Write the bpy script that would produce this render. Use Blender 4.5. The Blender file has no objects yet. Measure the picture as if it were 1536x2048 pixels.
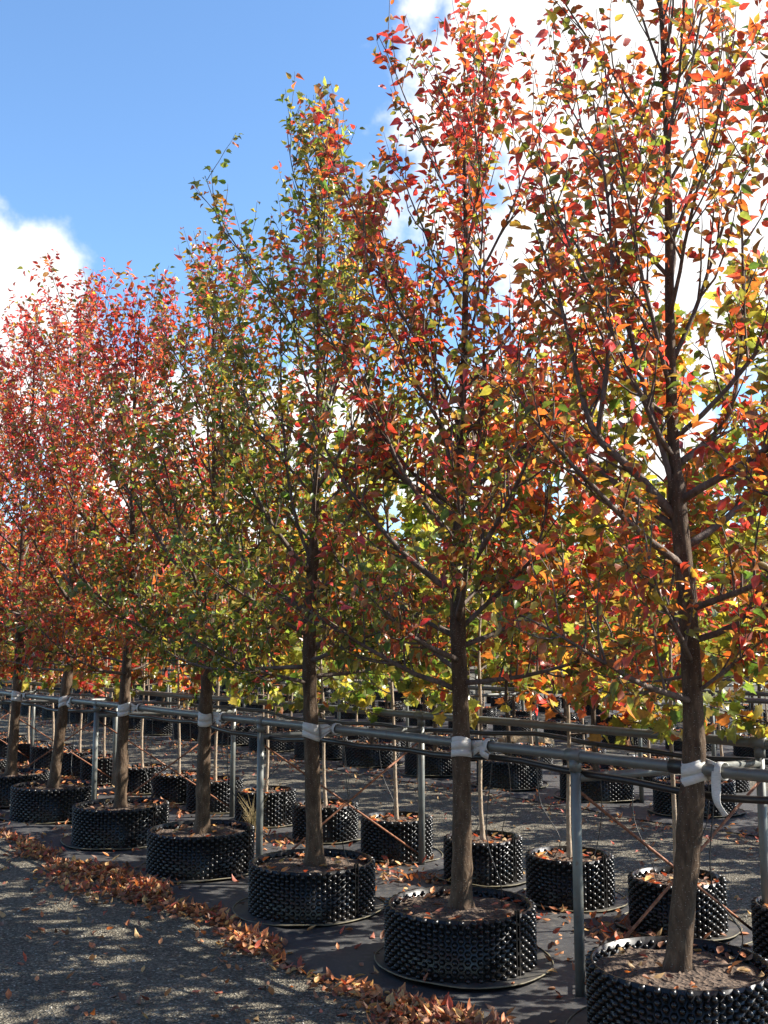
import bpy, math, random
import numpy as np
R = math.radians
SC = bpy.context.scene
COL = SC.collection

# ------------------------------------------------------------------ camera
F_PX, CAM_H = 2070.0, 1.6                       # focal length in photo pixels, eye height (m)
PITCH = math.atan((1292 - 1024) / F_PX)         # horizon sits below the picture centre
cam = bpy.data.cameras.new('camera'); camo = bpy.data.objects.new('camera', cam); COL.objects.link(camo)
cam.sensor_fit = 'VERTICAL'; cam.sensor_height = 24.0; cam.lens = F_PX / 2048 * 24.0
cam.clip_start = 0.05; cam.clip_end = 3000
camo.location = (0, 0, CAM_H); camo.rotation_euler = (R(90) + PITCH, 0, 0)
SC.camera = camo

def ray(px, py):
    cx = (px - 768) / F_PX; cy = -(py - 1024) / F_PX
    v = np.array([cx, math.cos(PITCH) - cy * math.sin(PITCH), math.sin(PITCH) + cy * math.cos(PITCH)])
    return v / np.linalg.norm(v)
def proj(p):
    p = np.asarray(p, float); X, Y, Z = p[..., 0], p[..., 1], p[..., 2] - CAM_H
    fw = Y * math.cos(PITCH) + Z * math.sin(PITCH); up = -Y * math.sin(PITCH) + Z * math.cos(PITCH)
    return 768 + F_PX * X / fw, 1024 - F_PX * up / fw, fw

# ------------------------------------------------------------------ world, sun, exposure
SUN_AZ, SUN_EL = 84.0, 40.0                     # clockwise from +Y (straight ahead)
W = bpy.data.worlds.new('World'); SC.world = W; W.use_nodes = True
nt = W.node_tree; nt.nodes.clear()
def nd(t, typ, **kw):
    n = t.nodes.new(typ)
    for k, v in kw.items(): setattr(n, k, v)
    return n
def lk(t, a, b): t.links.new(a, b)
def math_n(t, op, a, b=None, clamp=False):
    n = nd(t, 'ShaderNodeMath', operation=op, use_clamp=clamp)
    for i, v in enumerate((a, b)):
        if v is None: continue
        if isinstance(v, (int, float)): n.inputs[i].default_value = v
        else: lk(t, v, n.inputs[i])
    return n.outputs[0]
sky = nd(nt, 'ShaderNodeTexSky', sky_type='NISHITA', sun_disc=False)
sky.sun_elevation = R(SUN_EL); sky.sun_rotation = R(SUN_AZ); sky.air_density = 1.0; sky.dust_density = 0.1; sky.ozone_density = 2.6
tc = nd(nt, 'ShaderNodeTexCoord')
nz = nd(nt, 'ShaderNodeTexNoise'); nz.inputs['Scale'].default_value = 7.0; nz.inputs['Detail'].default_value = 6; nz.inputs['Roughness'].default_value = .58
nz2 = nd(nt, 'ShaderNodeTexNoise'); nz2.inputs['Scale'].default_value = 2.1; nz2.inputs['Detail'].default_value = 3
for n in (nz, nz2): lk(nt, tc.outputs['Generated'], n.inputs['Vector'])
CLOUDS = [((1330, 230), .23, .12), ((1060, 30), .12, .05), ((1000, 150), .085, .02), ((930, 215), .06, .01), ((1180, 420), .13, .04), ((1560, 480), .13, .05), ((850, 10), .05, .0),
          ((20, 600), .085, .03), ((70, 520), .045, .01), ((-80, 640), .12, .05), ((960, 900), .11, .03), ((640, 900), .10, .02), ((250, 880), .12, .03),
          ((1250, 930), .10, .03), ((30, 820), .09, .02), ((450, 950), .12, .03)]
acc = None
for (px, py), ro, ri in CLOUDS:
    vm = nd(nt, 'ShaderNodeVectorMath', operation='DISTANCE'); lk(nt, tc.outputs['Generated'], vm.inputs[0]); vm.inputs[1].default_value = ray(px, py)
    mr = nd(nt, 'ShaderNodeMapRange'); mr.inputs['From Min'].default_value = ro * 1.35; mr.inputs['From Max'].default_value = ri
    lk(nt, vm.outputs['Value'], mr.inputs['Value'])
    acc = mr.outputs[0] if acc is None else math_n(nt, 'MAXIMUM', acc, mr.outputs[0])
wide = nd(nt, 'ShaderNodeMapRange'); lk(nt, nz2.outputs['Fac'], wide.inputs['Value']); wide.inputs['From Min'].default_value = .70; wide.inputs['From Max'].default_value = .86
acc = math_n(nt, 'MAXIMUM', acc, wide.outputs[0])
acc = math_n(nt, 'ADD', acc, math_n(nt, 'MULTIPLY', math_n(nt, 'SUBTRACT', nz.outputs['Fac'], .5), 2.3))
cm = nd(nt, 'ShaderNodeMapRange', interpolation_type='SMOOTHSTEP'); lk(nt, acc, cm.inputs['Value'])
cm.inputs['From Min'].default_value = .36; cm.inputs['From Max'].default_value = .80
tint = nd(nt, 'ShaderNodeMix', data_type='RGBA', blend_type='MULTIPLY'); tint.inputs[0].default_value = 1; lk(nt, sky.outputs[0], tint.inputs[6]); tint.inputs[7].default_value = (.90, 1.06, 1.16, 1)
b1 = nd(nt, 'ShaderNodeBackground'); lk(nt, tint.outputs[2], b1.inputs[0]); b1.inputs[1].default_value = .094
b2 = nd(nt, 'ShaderNodeBackground'); b2.inputs[0].default_value = (1, .99, .975, 1); b2.inputs[1].default_value = .54
mx = nd(nt, 'ShaderNodeMixShader'); lk(nt, cm.outputs[0], mx.inputs[0]); lk(nt, b1.outputs[0], mx.inputs[1]); lk(nt, b2.outputs[0], mx.inputs[2])
wo = nd(nt, 'ShaderNodeOutputWorld'); lk(nt, mx.outputs[0], wo.inputs[0])

sl = bpy.data.lights.new('sun', 'SUN'); so = bpy.data.objects.new('sun', sl); COL.objects.link(so)
sl.energy = 5.0; sl.angle = R(.5); sl.color = (1, .94, .845)
so.rotation_euler = (R(90 - SUN_EL), 0, R(180 - SUN_AZ)); so.location = (20, 2, 20)
vs = SC.view_settings; vs.view_transform = 'Standard'; vs.look = 'None'; vs.gamma = 1; vs.exposure = 1.42; vs.use_curve_mapping = False

# ------------------------------------------------------------------ row layout (s along the rows, n across them)
TH = R(37.95)
DV = np.array([-math.sin(TH), math.cos(TH)]); NV = np.array([math.cos(TH), math.sin(TH)])
def P(s, n, z=0.0):
    q = s * DV + n * NV
    return np.array([q[0], q[1], z])
def to_sn(x, y): return x * DV[0] + y * DV[1], x * NV[0] + y * NV[1]
def s_for_x(px, n, z):
    lo, hi = -2.0, 80.0
    for _ in range(60):
        m = (lo + hi) / 2; X, Y, fw = proj(P(m, n, z))
        if fw <= 0 or X > px: lo = m
        else: hi = m
    return (lo + hi) / 2
rng = np.random.default_rng(7); random.seed(7)

# ------------------------------------------------------------------ mesh helpers
class MB:
    def __init__(self): self.v = []; self.q = []; self.t = []; self.c = []; self.n = 0
    def add(self, v, q=None, t=None, c=None):
        v = np.asarray(v, float).reshape(-1, 3)
        if q is not None and len(q): self.q.append(np.asarray(q, int).reshape(-1, 4) + self.n)
        if t is not None and len(t): self.t.append(np.asarray(t, int).reshape(-1, 3) + self.n)
        if c is not None: self.c.append(np.broadcast_to(np.asarray(c, float), (len(v), 3)))
        self.v.append(v); self.n += len(v); return self
    def tube(self, pts, rad, k=6, cap=True, c=None):
        pts = np.asarray(pts, float); m = len(pts); rad = np.broadcast_to(np.asarray(rad, float), (m,))
        tg = np.gradient(pts, axis=0); tg /= np.linalg.norm(tg, axis=1)[:, None] + 1e-12
        a = np.array([0, 0, 1.]) if abs(tg[0][2]) < .9 else np.array([1., 0, 0])
        u = np.cross(a, tg[0]); u /= np.linalg.norm(u)
        V = np.empty((m, k, 3)); an = np.arange(k) * 2 * math.pi / k; ca, sa = np.cos(an)[:, None], np.sin(an)[:, None]
        for i in range(m):
            u = u - tg[i] * (u @ tg[i]); u /= np.linalg.norm(u) + 1e-12; w = np.cross(tg[i], u)
            V[i] = pts[i] + rad[i] * (ca * u + sa * w)
        i0 = np.arange(m - 1)[:, None] * k; j = np.arange(k)[None, :]; j2 = (j + 1) % k
        q = np.stack([i0 + j, i0 + j2, i0 + k + j2, i0 + k + j], -1).reshape(-1, 4)
        V = V.reshape(-1, 3); t = []
        if cap:
            V = np.vstack([V, pts[0], pts[-1]]); a0, a1 = m * k, m * k + 1
            for jj in range(k):
                t.append((a0, (jj + 1) % k, jj)); t.append((a1, (m - 1) * k + jj, (m - 1) * k + (jj + 1) % k))
        return self.add(V, q, t, c)
    def box(self, c, e, rz=0.0):
        x, y, z = np.asarray(e) / 2
        v = np.array([(i, j, k) for i in (-x, x) for j in (-y, y) for k in (-z, z)])
        cr, sr = math.cos(rz), math.sin(rz); v = v @ np.array([[cr, sr, 0], [-sr, cr, 0], [0, 0, 1]]) + np.asarray(c)
        return self.add(v, [(0, 1, 3, 2), (4, 6, 7, 5), (0, 4, 5, 1), (2, 3, 7, 6), (0, 2, 6, 4), (1, 5, 7, 3)])
    def mesh(self, name, mat, smooth=True):
        me = bpy.data.meshes.new(name)
        v = np.vstack(self.v); q = np.vstack(self.q) if self.q else np.zeros((0, 4), int); t = np.vstack(self.t) if self.t else np.zeros((0, 3), int)
        me.vertices.add(len(v)); me.vertices.foreach_set('co', v.astype(np.float32).ravel())
        li = np.concatenate([q.ravel(), t.ravel()]); me.loops.add(len(li)); me.loops.foreach_set('vertex_index', li.astype(np.int32))
        st = np.concatenate([np.arange(len(q)) * 4, len(q) * 4 + np.arange(len(t)) * 3])
        me.polygons.add(len(st)); me.polygons.foreach_set('loop_start', st.astype(np.int32))
        me.polygons.foreach_set('use_smooth', np.full(len(st), bool(smooth)))
        if self.c:
            c = np.vstack(self.c); at = me.color_attributes.new('Col', 'FLOAT_COLOR', 'POINT')
            at.data.foreach_set('color', np.hstack([c, np.ones((len(c), 1))]).astype(np.float32).ravel())
        me.update(calc_edges=True); me.validate()
        if mat: me.materials.append(mat)
        return me
def obj(name, me, parent=None, loc=None, rz=0.0):
    o = bpy.data.objects.new(name, me); COL.objects.link(o)
    if parent: o.parent = parent
    if loc is not None: o.location = loc
    if rz: o.rotation_euler = (0, 0, rz)
    return o
def tag(o, label=None, cat=None, group=None, kind=None):
    for k, v in (('label', label), ('category', cat), ('group', group), ('kind', kind)):
        if v: o[k] = v
    return o
def smooth_path(ctrl, n):
    ctrl = np.asarray(ctrl, float); m = len(ctrl); out = []
    ext = np.vstack([2 * ctrl[0] - ctrl[1], ctrl, 2 * ctrl[-1] - ctrl[-2]])
    for t in np.linspace(0, m - 1 - 1e-9, n):
        i = int(t); u = t - i; a, b, c, d = ext[i:i + 4]
        out.append(.5 * (2 * b + (c - a) * u + (2 * a - 5 * b + 4 * c - d) * u * u + (3 * b - a - 3 * c + d) * u ** 3))
    return np.array(out)
ORD = ['first', 'second', 'third', 'fourth', 'fifth', 'sixth', 'seventh', 'eighth', 'ninth', 'tenth', 'eleventh', 'twelfth', 'thirteenth', 'fourteenth', 'fifteenth', 'sixteenth', 'seventeenth', 'eighteenth']

# ------------------------------------------------------------------ materials
def new_mat(name):
    m = bpy.data.materials.new(name); m.use_nodes = True; t = m.node_tree
    return m, t, t.nodes['Principled BSDF'], t.nodes['Material Output']
def ramp(t, fac, stops):
    r = nd(t, 'ShaderNodeValToRGB'); e = r.color_ramp.elements
    while len(e) < len(stops): e.new(.5)
    for el, (p, c) in zip(e, stops): el.position = p; el.color = (*c, 1)
    lk(t, fac, r.inputs[0]); return r.outputs[0]
def noise(t, vec, scale, detail=4, rough=.55):
    n = nd(t, 'ShaderNodeTexNoise'); n.inputs['Scale'].default_value = scale; n.inputs['Detail'].default_value = detail; n.inputs['Roughness'].default_value = rough
    if vec is not None: lk(t, vec, n.inputs['Vector'])
    return n.outputs['Fac']
def bump(t, h, b, strength, dist):
    n = nd(t, 'ShaderNodeBump'); n.inputs['Strength'].default_value = strength; n.inputs['Distance'].default_value = dist
    lk(t, h, n.inputs['Height']); lk(t, n.outputs[0], b.inputs['Normal'])
def coords(t, kind='Object', scale=(1, 1, 1)):
    c = nd(t, 'ShaderNodeTexCoord'); m = nd(t, 'ShaderNodeMapping'); m.inputs['Scale'].default_value = scale
    lk(t, c.outputs[kind], m.inputs[0]); return m.outputs[0]
def mixc(t, fac, a, b, mode='MIX'):
    n = nd(t, 'ShaderNodeMix', data_type='RGBA', blend_type=mode)
    if isinstance(fac, float): n.inputs[0].default_value = fac
    else: lk(t, fac, n.inputs[0])
    for s, v in ((n.inputs[6], a), (n.inputs[7], b)):
        if isinstance(v, tuple): s.default_value = (*v, 1)
        else: lk(t, v, s)
    return n.outputs[2]

def leaf_material(name, src, trans=.46, rough=.33):
    m, t, b, out = new_mat(name)
    if src == 'attr': c = nd(t, 'ShaderNodeVertexColor', layer_name='Col').outputs[0]
    else: c = nd(t, 'ShaderNodeObjectInfo').outputs['Color']
    g = nd(t, 'ShaderNodeNewGeometry')
    f = noise(t, g.outputs['Position'], 60, 1)
    c = mixc(t, 1.0, c, ramp(t, f, [(.3, (.72, .70, .68)), (.7, (1.18, 1.12, 1.0))]), 'MULTIPLY')
    front = mixc(t, g.outputs['Backfacing'], c, mixc(t, .25, c, (.30, .25, .17)))
    lk(t, front, b.inputs['Base Color']); b.inputs['Roughness'].default_value = rough; b.inputs['Specular IOR Level'].default_value = .5
    tr = nd(t, 'ShaderNodeBsdfTranslucent')
    hs = nd(t, 'ShaderNodeHueSaturation'); hs.inputs['Saturation'].default_value = 1.08; hs.inputs['Value'].default_value = 1.9; lk(t, c, hs.inputs['Color'])
    lk(t, hs.outputs[0], tr.inputs[0])
    mixs = nd(t, 'ShaderNodeMixShader'); mixs.inputs[0].default_value = trans
    lk(t, b.outputs[0], mixs.inputs[1]); lk(t, tr.outputs[0], mixs.inputs[2]); lk(t, mixs.outputs[0], out.inputs[0])
    return m
M = {}
M['leaf'] = leaf_material('leaf_blades', 'attr'); M['leaf1'] = leaf_material('leaf_blade_single', 'obj')
M['dry'] = leaf_material('dry_leaves', 'attr', .18, .6); M['dry1'] = leaf_material('dry_leaf_single', 'obj', .18, .6)

def bark(name, a, b_, c, zs, lent=0.0):
    m, t, b, out = new_mat(name); co = coords(t, 'Object', (1, 1, zs))
    n1 = noise(t, co, 42, 6, .65); n2 = ramp(t, noise(t, coords(t, 'Object', (1, 1, .4)), 11, 4), [(.36, (0,) * 3), (.62, (1,) * 3)])
    col = mixc(t, n2, ramp(t, n1, [(.28, a), (.52, b_), (.72, c)]), ramp(t, n1, [(.3, a), (.7, b_)]))
    sp = nd(t, 'ShaderNodeTexVoronoi'); sp.inputs['Scale'].default_value = 70; lk(t, coords(t, 'Object', (1, 1, 1.6)), sp.inputs['Vector'])
    spots = ramp(t, sp.outputs['Distance'], [(.10, (1, 1, 1)), (.2, (0, 0, 0))])
    if lent: col = mixc(t, math_n(t, 'MULTIPLY', spots, lent), col, (.46, .42, .36))
    lk(t, col, b.inputs['Base Color']); b.inputs['Roughness'].default_value = .8; b.inputs['Specular IOR Level'].default_value = .25
    bump(t, math_n(t, 'ADD', n1, math_n(t, 'MULTIPLY', spots, .25)), b, 1.0, .012)
    return m
M['bark'] = bark('bark_brown', (.036, .022, .013), (.100, .064, .038), (.20, .142, .092), .3, .55)
M['twig'] = bark('bark_branch', (.07, .05, .042), (.15, .115, .092), (.27, .22, .18), .4)
M['stem'] = bark('bark_pale', (.21, .155, .105), (.40, .31, .22), (.54, .44, .34), .5)

m, t, b, _ = new_mat('black_plastic'); M['plastic'] = m
dn = noise(t, coords(t), 11, 5)
lk(t, ramp(t, dn, [(.35, (.004, .004, .004)), (.75, (.011, .010, .009))]), b.inputs['Base Color'])
sz = nd(t, 'ShaderNodeSeparateXYZ'); lk(t, coords(t), sz.inputs[0])
low = nd(t, 'ShaderNodeMapRange'); lk(t, math_n(t, 'ADD', sz.outputs[2], math_n(t, 'MULTIPLY', dn, .16)), low.inputs['Value']); low.inputs['From Min'].default_value = .16; low.inputs['From Max'].default_value = .05
pc = b.inputs['Base Color'].links[0].from_socket
lk(t, mixc(t, math_n(t, 'MULTIPLY', low.outputs[0], .28), mixc(t, ramp(t, noise(t, coords(t), 5, 6, .7), [(.5, (0,) * 3), (.8, (.2,) * 3)]), pc, (.04, .034, .027)), (.06, .048, .036)), b.inputs['Base Color'])
lk(t, ramp(t, noise(t, coords(t), 30, 3), [(.3, (.20,) * 3), (.7, (.42,) * 3)]), b.inputs['Roughness'])
b.inputs['Specular IOR Level'].default_value = .42
m, t, b, _ = new_mat('black_hose'); M['hose'] = m
b.inputs['Base Color'].default_value = (.014, .013, .013, 1); b.inputs['Roughness'].default_value = .42

m, t, b, _ = new_mat('galvanised'); M['galv'] = m
c = coords(t); n1 = noise(t, c, 14, 6); n2 = noise(t, c, 90, 3)
lk(t, mixc(t, n2, ramp(t, n1, [(.3, (.095, .10, .090)), (.7, (.20, .205, .185))]), (.145, .15, .137)), b.inputs['Base Color'])
b.inputs['Metallic'].default_value = .35; gc = b.inputs['Base Color'].links[0].from_socket; lk(t, mixc(t, ramp(t, noise(t, c, 23, 6, .7), [(.60, (0,) * 3), (.72, (.8,) * 3)]), gc, (.13, .075, .04)), b.inputs['Base Color']); lk(t, ramp(t, n1, [(.3, (.36,) * 3), (.7, (.55,) * 3)]), b.inputs['Roughness']); bump(t, n2, b, .12, .002)
m, t, b, _ = new_mat('rusty_rod'); M['rust'] = m
n1 = noise(t, coords(t), 45, 5)
lk(t, ramp(t, n1, [(.3, (.10, .035, .016)), (.55, (.24, .09, .04)), (.75, (.36, .19, .11))]), b.inputs['Base Color']); b.inputs['Roughness'].default_value = .7
m, t, b, _ = new_mat('webbing'); M['web'] = m
n1 = noise(t, coords(t, 'Object', (1, 1, 4)), 60, 4); n2 = noise(t, coords(t), 7, 3)
lk(t, mixc(t, n2, ramp(t, n1, [(.3, (.40, .39, .35)), (.7, (.66, .65, .60))]), (.55, .53, .48)), b.inputs['Base Color']); b.inputs['Roughness'].default_value = .75; bump(t, n1, b, .3, .003)

m, t, b, _ = new_mat('potting_soil'); M['soil'] = m
c = coords(t); n1 = noise(t, c, 28, 6, .7); v = nd(t, 'ShaderNodeTexVoronoi'); v.inputs['Scale'].default_value = 55; lk(t, c, v.inputs['Vector'])
lk(t, mixc(t, .55, ramp(t, n1, [(.3, (.028, .018, .012)), (.5, (.075, .048, .032)), (.7, (.17, .12, .08))]), ramp(t, v.outputs['Color'], [(.2, (.03, .02, .014)), (.8, (.16, .11, .075))])), b.inputs['Base Color'])
b.inputs['Roughness'].default_value = .95; bump(t, math_n(t, 'ADD', n1, v.outputs['Distance']), b, .9, .02)

m, t, b, _ = new_mat('gravel'); M['gravel'] = m
c = coords(t); v = nd(t, 'ShaderNodeTexVoronoi'); v.inputs['Scale'].default_value = 95; lk(t, c, v.inputs['Vector'])
v2 = nd(t, 'ShaderNodeTexVoronoi'); v2.inputs['Scale'].default_value = 42; lk(t, c, v2.inputs['Vector'])
sx = nd(t, 'ShaderNodeSeparateColor'); lk(t, v.outputs['Color'], sx.inputs[0]); sx2 = nd(t, 'ShaderNodeSeparateColor'); lk(t, v2.outputs['Color'], sx2.inputs[0])
st = ramp(t, sx.outputs[0], [(.0, (.040, .036, .028)), (.5, (.105, .094, .073)), (.9, (.20, .182, .145)), (1, (.40, .37, .30))])
st = mixc(t, math_n(t, 'MULTIPLY', sx2.outputs[1], .4), st, (.125, .112, .088))
big = noise(t, c, 1.6, 5); mid = noise(t, c, 7, 4)
st = mixc(t, 1.0, st, ramp(t, big, [(.3, (.76, .75, .72)), (.7, (1.1, 1.08, 1.03))]), 'MULTIPLY')
st = mixc(t, ramp(t, math_n(t, 'MULTIPLY', mid, big), [(.30, (0,) * 3), (.42, (.55,) * 3)]), st, (.13, .105, .075))
lk(t, st, b.inputs['Base Color']); b.inputs['Roughness'].default_value = .93; b.inputs['Specular IOR Level'].default_value = .2
bump(t, math_n(t, 'ADD', v.outputs['Distance'], math_n(t, 'MULTIPLY', mid, .5)), b, .9, .012)

m, t, b, _ = new_mat('weed_mat'); M['mat'] = m
c = coords(t); n1 = noise(t, c, 2.3, 5); n2 = noise(t, c, 24, 5); wv = nd(t, 'ShaderNodeTexWave'); wv.inputs['Scale'].default_value = 120; lk(t, c, wv.inputs['Vector'])
col = ramp(t, n1, [(.3, (.024, .024, .025)), (.7, (.048, .047, .047))])
lk(t, mixc(t, ramp(t, n2, [(.52, (0,) * 3), (.75, (.6,) * 3)]), col, (.12, .105, .085)), b.inputs['Base Color'])
lk(t, ramp(t, n2, [(.3, (.50,) * 3), (.7, (.75,) * 3)]), b.inputs['Roughness']); bump(t, math_n(t, 'ADD', n2, math_n(t, 'MULTIPLY', wv.outputs['Fac'], .2)), b, .35, .006)

m, t, b, _ = new_mat('base_sheet'); M['sheet'] = m
n1 = noise(t, coords(t), 12, 5)
lk(t, ramp(t, n1, [(.35, (.03, .03, .03)), (.75, (.11, .10, .08))]), b.inputs['Base Color']); b.inputs['Roughness'].default_value = .6
m, t, b, _ = new_mat('sheet_rim'); M['rim'] = m
lk(t, ramp(t, noise(t, coords(t), 20, 4), [(.3, (.06, .05, .03)), (.7, (.22, .19, .11))]), b.inputs['Base Color']); b.inputs['Roughness'].default_value = .6
m, t, b, _ = new_mat('burlap'); M['burlap'] = m
n1 = noise(t, coords(t), 40, 5); lk(t, ramp(t, n1, [(.3, (.22, .14, .07)), (.7, (.50, .36, .20))]), b.inputs['Base Color']); b.inputs['Roughness'].default_value = .9; bump(t, n1, b, .6, .02)
m, t, b, _ = new_mat('dry_grass'); M['grass'] = m
lk(t, ramp(t, noise(t, coords(t), 15, 3), [(.3, (.12, .10, .035)), (.7, (.28, .20, .09))]), b.inputs['Base Color']); b.inputs['Roughness'].default_value = .8

# ------------------------------------------------------------------ ground and weed mats
mb = MB(); g = 1500.0
mb.add([(-g, -g, 0), (g, -g, 0), (g, g, 0), (-g, g, 0)], [(0, 1, 2, 3)])
tag(obj('gravel_ground', mb.mesh('gravel_ground', M['gravel'], False)), 'grey fine gravel ground running under the whole nursery', 'ground', kind='structure')

_ph = rng.uniform(0, 6.28, 40)
def wob(x, k=0):                                # smooth 1-D wobble
    return .5 * math.sin(x * 1.7 + _ph[k]) + .3 * math.sin(x * 3.9 + _ph[k + 1]) + .2 * math.sin(x * 8.3 + _ph[k + 2])
MAT_Z = .012
def mat_front(s): return 3.06 + .10 * wob(s, 0)
def weed_mat(n0, n1, s0, s1, ds, k, label):
    S = np.arange(s0, s1, ds); U = np.linspace(0, 1, 19); V = np.empty((len(S), len(U), 3))
    for i, s in enumerate(S):
        a = n0 + .10 * wob(s, k); c = n1 + .09 * wob(s, k + 3)
        for j, u in enumerate(U):
            n = a + (c - a) * u; e = min(u, 1 - u) * (c - a)
            z = MAT_Z + .009 * math.sin(s * 5.1 + n * 3) * math.sin(n * 6.3 + s * 1.3) * min(1, e * 4) - (.007 if e < .01 else 0)
            z += .022 * max(0, math.sin(s * 7.3 + 1.7 * math.sin(n * 4))) * math.exp(-((e - .12) / .12) ** 2)
            V[i, j] = P(s, n, max(z, .0045))
    m, w = len(S), len(U); i = np.arange(m - 1)[:, None] * w; j = np.arange(w - 1)[None]
    q = np.stack([i + j, i + w + j, i + w + j + 1, i + j + 1], -1).reshape(-1, 4)
    return tag(obj('weed_mat', MB().add(V.reshape(-1, 3), q[:, ::-1]).mesh('weed_mat', M['mat'])), label, 'weed mat', kind='structure')
weed_mat(3.06, 5.42, -3, 40, .08, 0, 'black weed mat strip under the nearest double row of pots')
weed_mat(8.0, 10.55, -3, 60, .16, 6, 'black weed mat strip beyond the gravel path')
weed_mat(13.2, 15.7, -3, 80, .3, 12, 'third black weed mat strip further back')
weed_mat(18.3, 20.8, -3, 90, .4, 18, 'farthest black weed mat strip')

# ------------------------------------------------------------------ pots
def pot_meshes(name, Rr, Hh, ncol, nrow):
    mb = MB(); k = ncol
    an = np.arange(k) * 2 * math.pi / k; ring = lambda r, z: np.stack([r * np.cos(an), r * np.sin(an), np.full(k, z)], 1)
    V = np.vstack([ring(Rr, 0), ring(Rr, Hh), ring(Rr - .008, Hh), ring(Rr - .010, Hh * .55)]); j = np.arange(k); j2 = (j + 1) % k
    q = np.vstack([np.stack([a * k + j, a * k + j2, (a + 1) * k + j2, (a + 1) * k + j], 1) for a in range(3)]); mb.add(V, q)
    ks = 6; aa = np.arange(ks) * 2 * math.pi / ks; pitch = Hh / nrow
    prof = [(.0165, -.001), (.0140, .011), (.0085, .0195)]
    def knob(th, z, sgn=1, r0=Rr, sc=1.0):
        er = np.array([math.cos(th), math.sin(th), 0]); et = np.array([-math.sin(th), math.cos(th), 0]); ez = np.array([0, 0, 1.])
        if sgn < 0: et = -et
        o = er * r0 + ez * z; vs = []
        for r, h in prof: vs += [o + sgn * er * h * sc + r * sc * (math.cos(a) * et + math.sin(a) * ez) for a in aa]
        vs.append(o + sgn * er * .0215 * sc); n = len(prof); q = []; t = []
        for a in range(n - 1):
            for i in range(ks): q.append((a * ks + i, a * ks + (i + 1) % ks, (a + 1) * ks + (i + 1) % ks, (a + 1) * ks + i))
        for i in range(ks): t.append(((n - 1) * ks + i, (n - 1) * ks + (i + 1) % ks, n * ks))
        mb.add(vs, q, t)
    for c in range(ncol):
        th = (c + .5) * 2 * math.pi / ncol
        if c < 1: continue                       # the flat overlap at the seam
        for r in range(nrow):
            z = (r + (.28 if c % 2 else .74)) * pitch
            knob(th, min(z, Hh - .013))
            if r == nrow - 1: knob(th, Hh - .024 - (0 if c % 2 else .016), -1, Rr - .008, .8)
    wall = mb.mesh(name + '_wall', M['plastic'])
    sb = MB(); th = .5 * 2 * math.pi / ncol; L = Rr * 2 * math.pi / ncol
    for dth, w, r in ((-.36, .007, .012), (.36, .007, .012)):
        a = th + dth * L / Rr; sb.box((math.cos(a) * (Rr + .006), math.sin(a) * (Rr + .006), Hh / 2 + .012), (.013, w, Hh + .03), a)
    for i in range(4):
        a = th; sb.box((math.cos(a) * (Rr + .004), math.sin(a) * (Rr + .004), Hh * (.14 + .24 * i)), (.016, .012, .012), a)
    seam = sb.mesh(name + '_seam', M['plastic'], False)
    so = MB(); nr = 9; ka = 36; V = [(0, 0, Hh - .035)]; t = []; q = []
    for i in range(1, nr + 1):
        r = (Rr - .009) * i / nr
        for a in range(ka):
            x, y = r * math.cos(a * 2 * math.pi / ka), r * math.sin(a * 2 * math.pi / ka)
            V.append((x, y, Hh - .045 + .018 * (1 - i / nr) + .010 * math.sin(x * 19 + 1) * math.cos(y * 23) + rng.uniform(-.005, .005)))
    for a in range(ka): t.append((0, 1 + a, 1 + (a + 1) % ka))
    for i in range(nr - 1):
        for a in range(ka): q.append((1 + i * ka + a, 1 + (i + 1) * ka + a, 1 + (i + 1) * ka + (a + 1) % ka, 1 + i * ka + (a + 1) % ka))
    soil = so.add(V, q, t).mesh(name + '_soil', M['soil'])
    return wall, seam, soil
def sheet_meshes(name, Rr, seed):
    r_ = np.random.default_rng(seed); ph = r_.uniform(0, 6, 4); ka = 48; V = []; an = np.arange(ka) * 2 * math.pi / ka
    ro = Rr + .085 + .018 * np.sin(an + ph[0]) + .012 * np.sin(2 * an + ph[1]); zo = .010 + .010 * np.maximum(0, np.sin(2 * an + ph[2])) + .006 * np.maximum(0, np.sin(5 * an + ph[3]))
    rings = [(np.full(ka, Rr * .9), np.full(ka, .004)), (np.full(ka, Rr + .03), np.full(ka, .005)), (ro, zo)]
    V = np.vstack([np.stack([r * np.cos(an), r * np.sin(an), z], 1) for r, z in rings]); j = np.arange(ka); j2 = (j + 1) % ka
    q = np.vstack([np.stack([a * ka + j, (a + 1) * ka + j, (a + 1) * ka + j2, a * ka + j2], 1) for a in range(2)])
    sh = MB().add(V, q).mesh(name + '_sheet', M['sheet'])
    pts = np.vstack([V[2 * ka:], V[2 * ka:2 * ka + 1]]) + [0, 0, .002]
    return sh, MB().tube(pts, .004, 5, False).mesh(name + '_rim', M['rim'])

# leaf outlines -------------------------------------------------------
def pear_leaf():
    L = [(0, 0, 0), (.20, .24, .09), (.50, .29, .13), (.80, .14, .04), (1.04, .02, -.10), (.22, -.25, .11), (.52, -.28, .12), (.79, -.14, .05), (.30, 0, -.04), (.68, 0, -.05)]
    t = [(0, 8, 1), (8, 2, 1), (8, 9, 2), (9, 3, 2), (9, 4, 3), (0, 5, 8), (8, 5, 6), (8, 6, 9), (9, 6, 7), (9, 7, 4)]
    return np.array(L, float), np.array(t)
def maple_leaf():
    o = [(0, 0), (.02, .22), (-.10, .42), (.22, .40), (.34, .58), (.48, .34), (.64, .36), (.70, .18), (1.0, 0)]
    o = o + [(x, -y) for x, y in o[-2:0:-1]]
    V = [(.38, 0, -.05)] + [(x, y, .10 * abs(y) - .08 * x * x) for x, y in o]; n = len(o)
    return np.array(V, float), np.array([(0, 1 + (i + 1) % n, 1 + i) for i in range(n)])
PEAR, MAPLE = pear_leaf(), maple_leaf()
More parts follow.
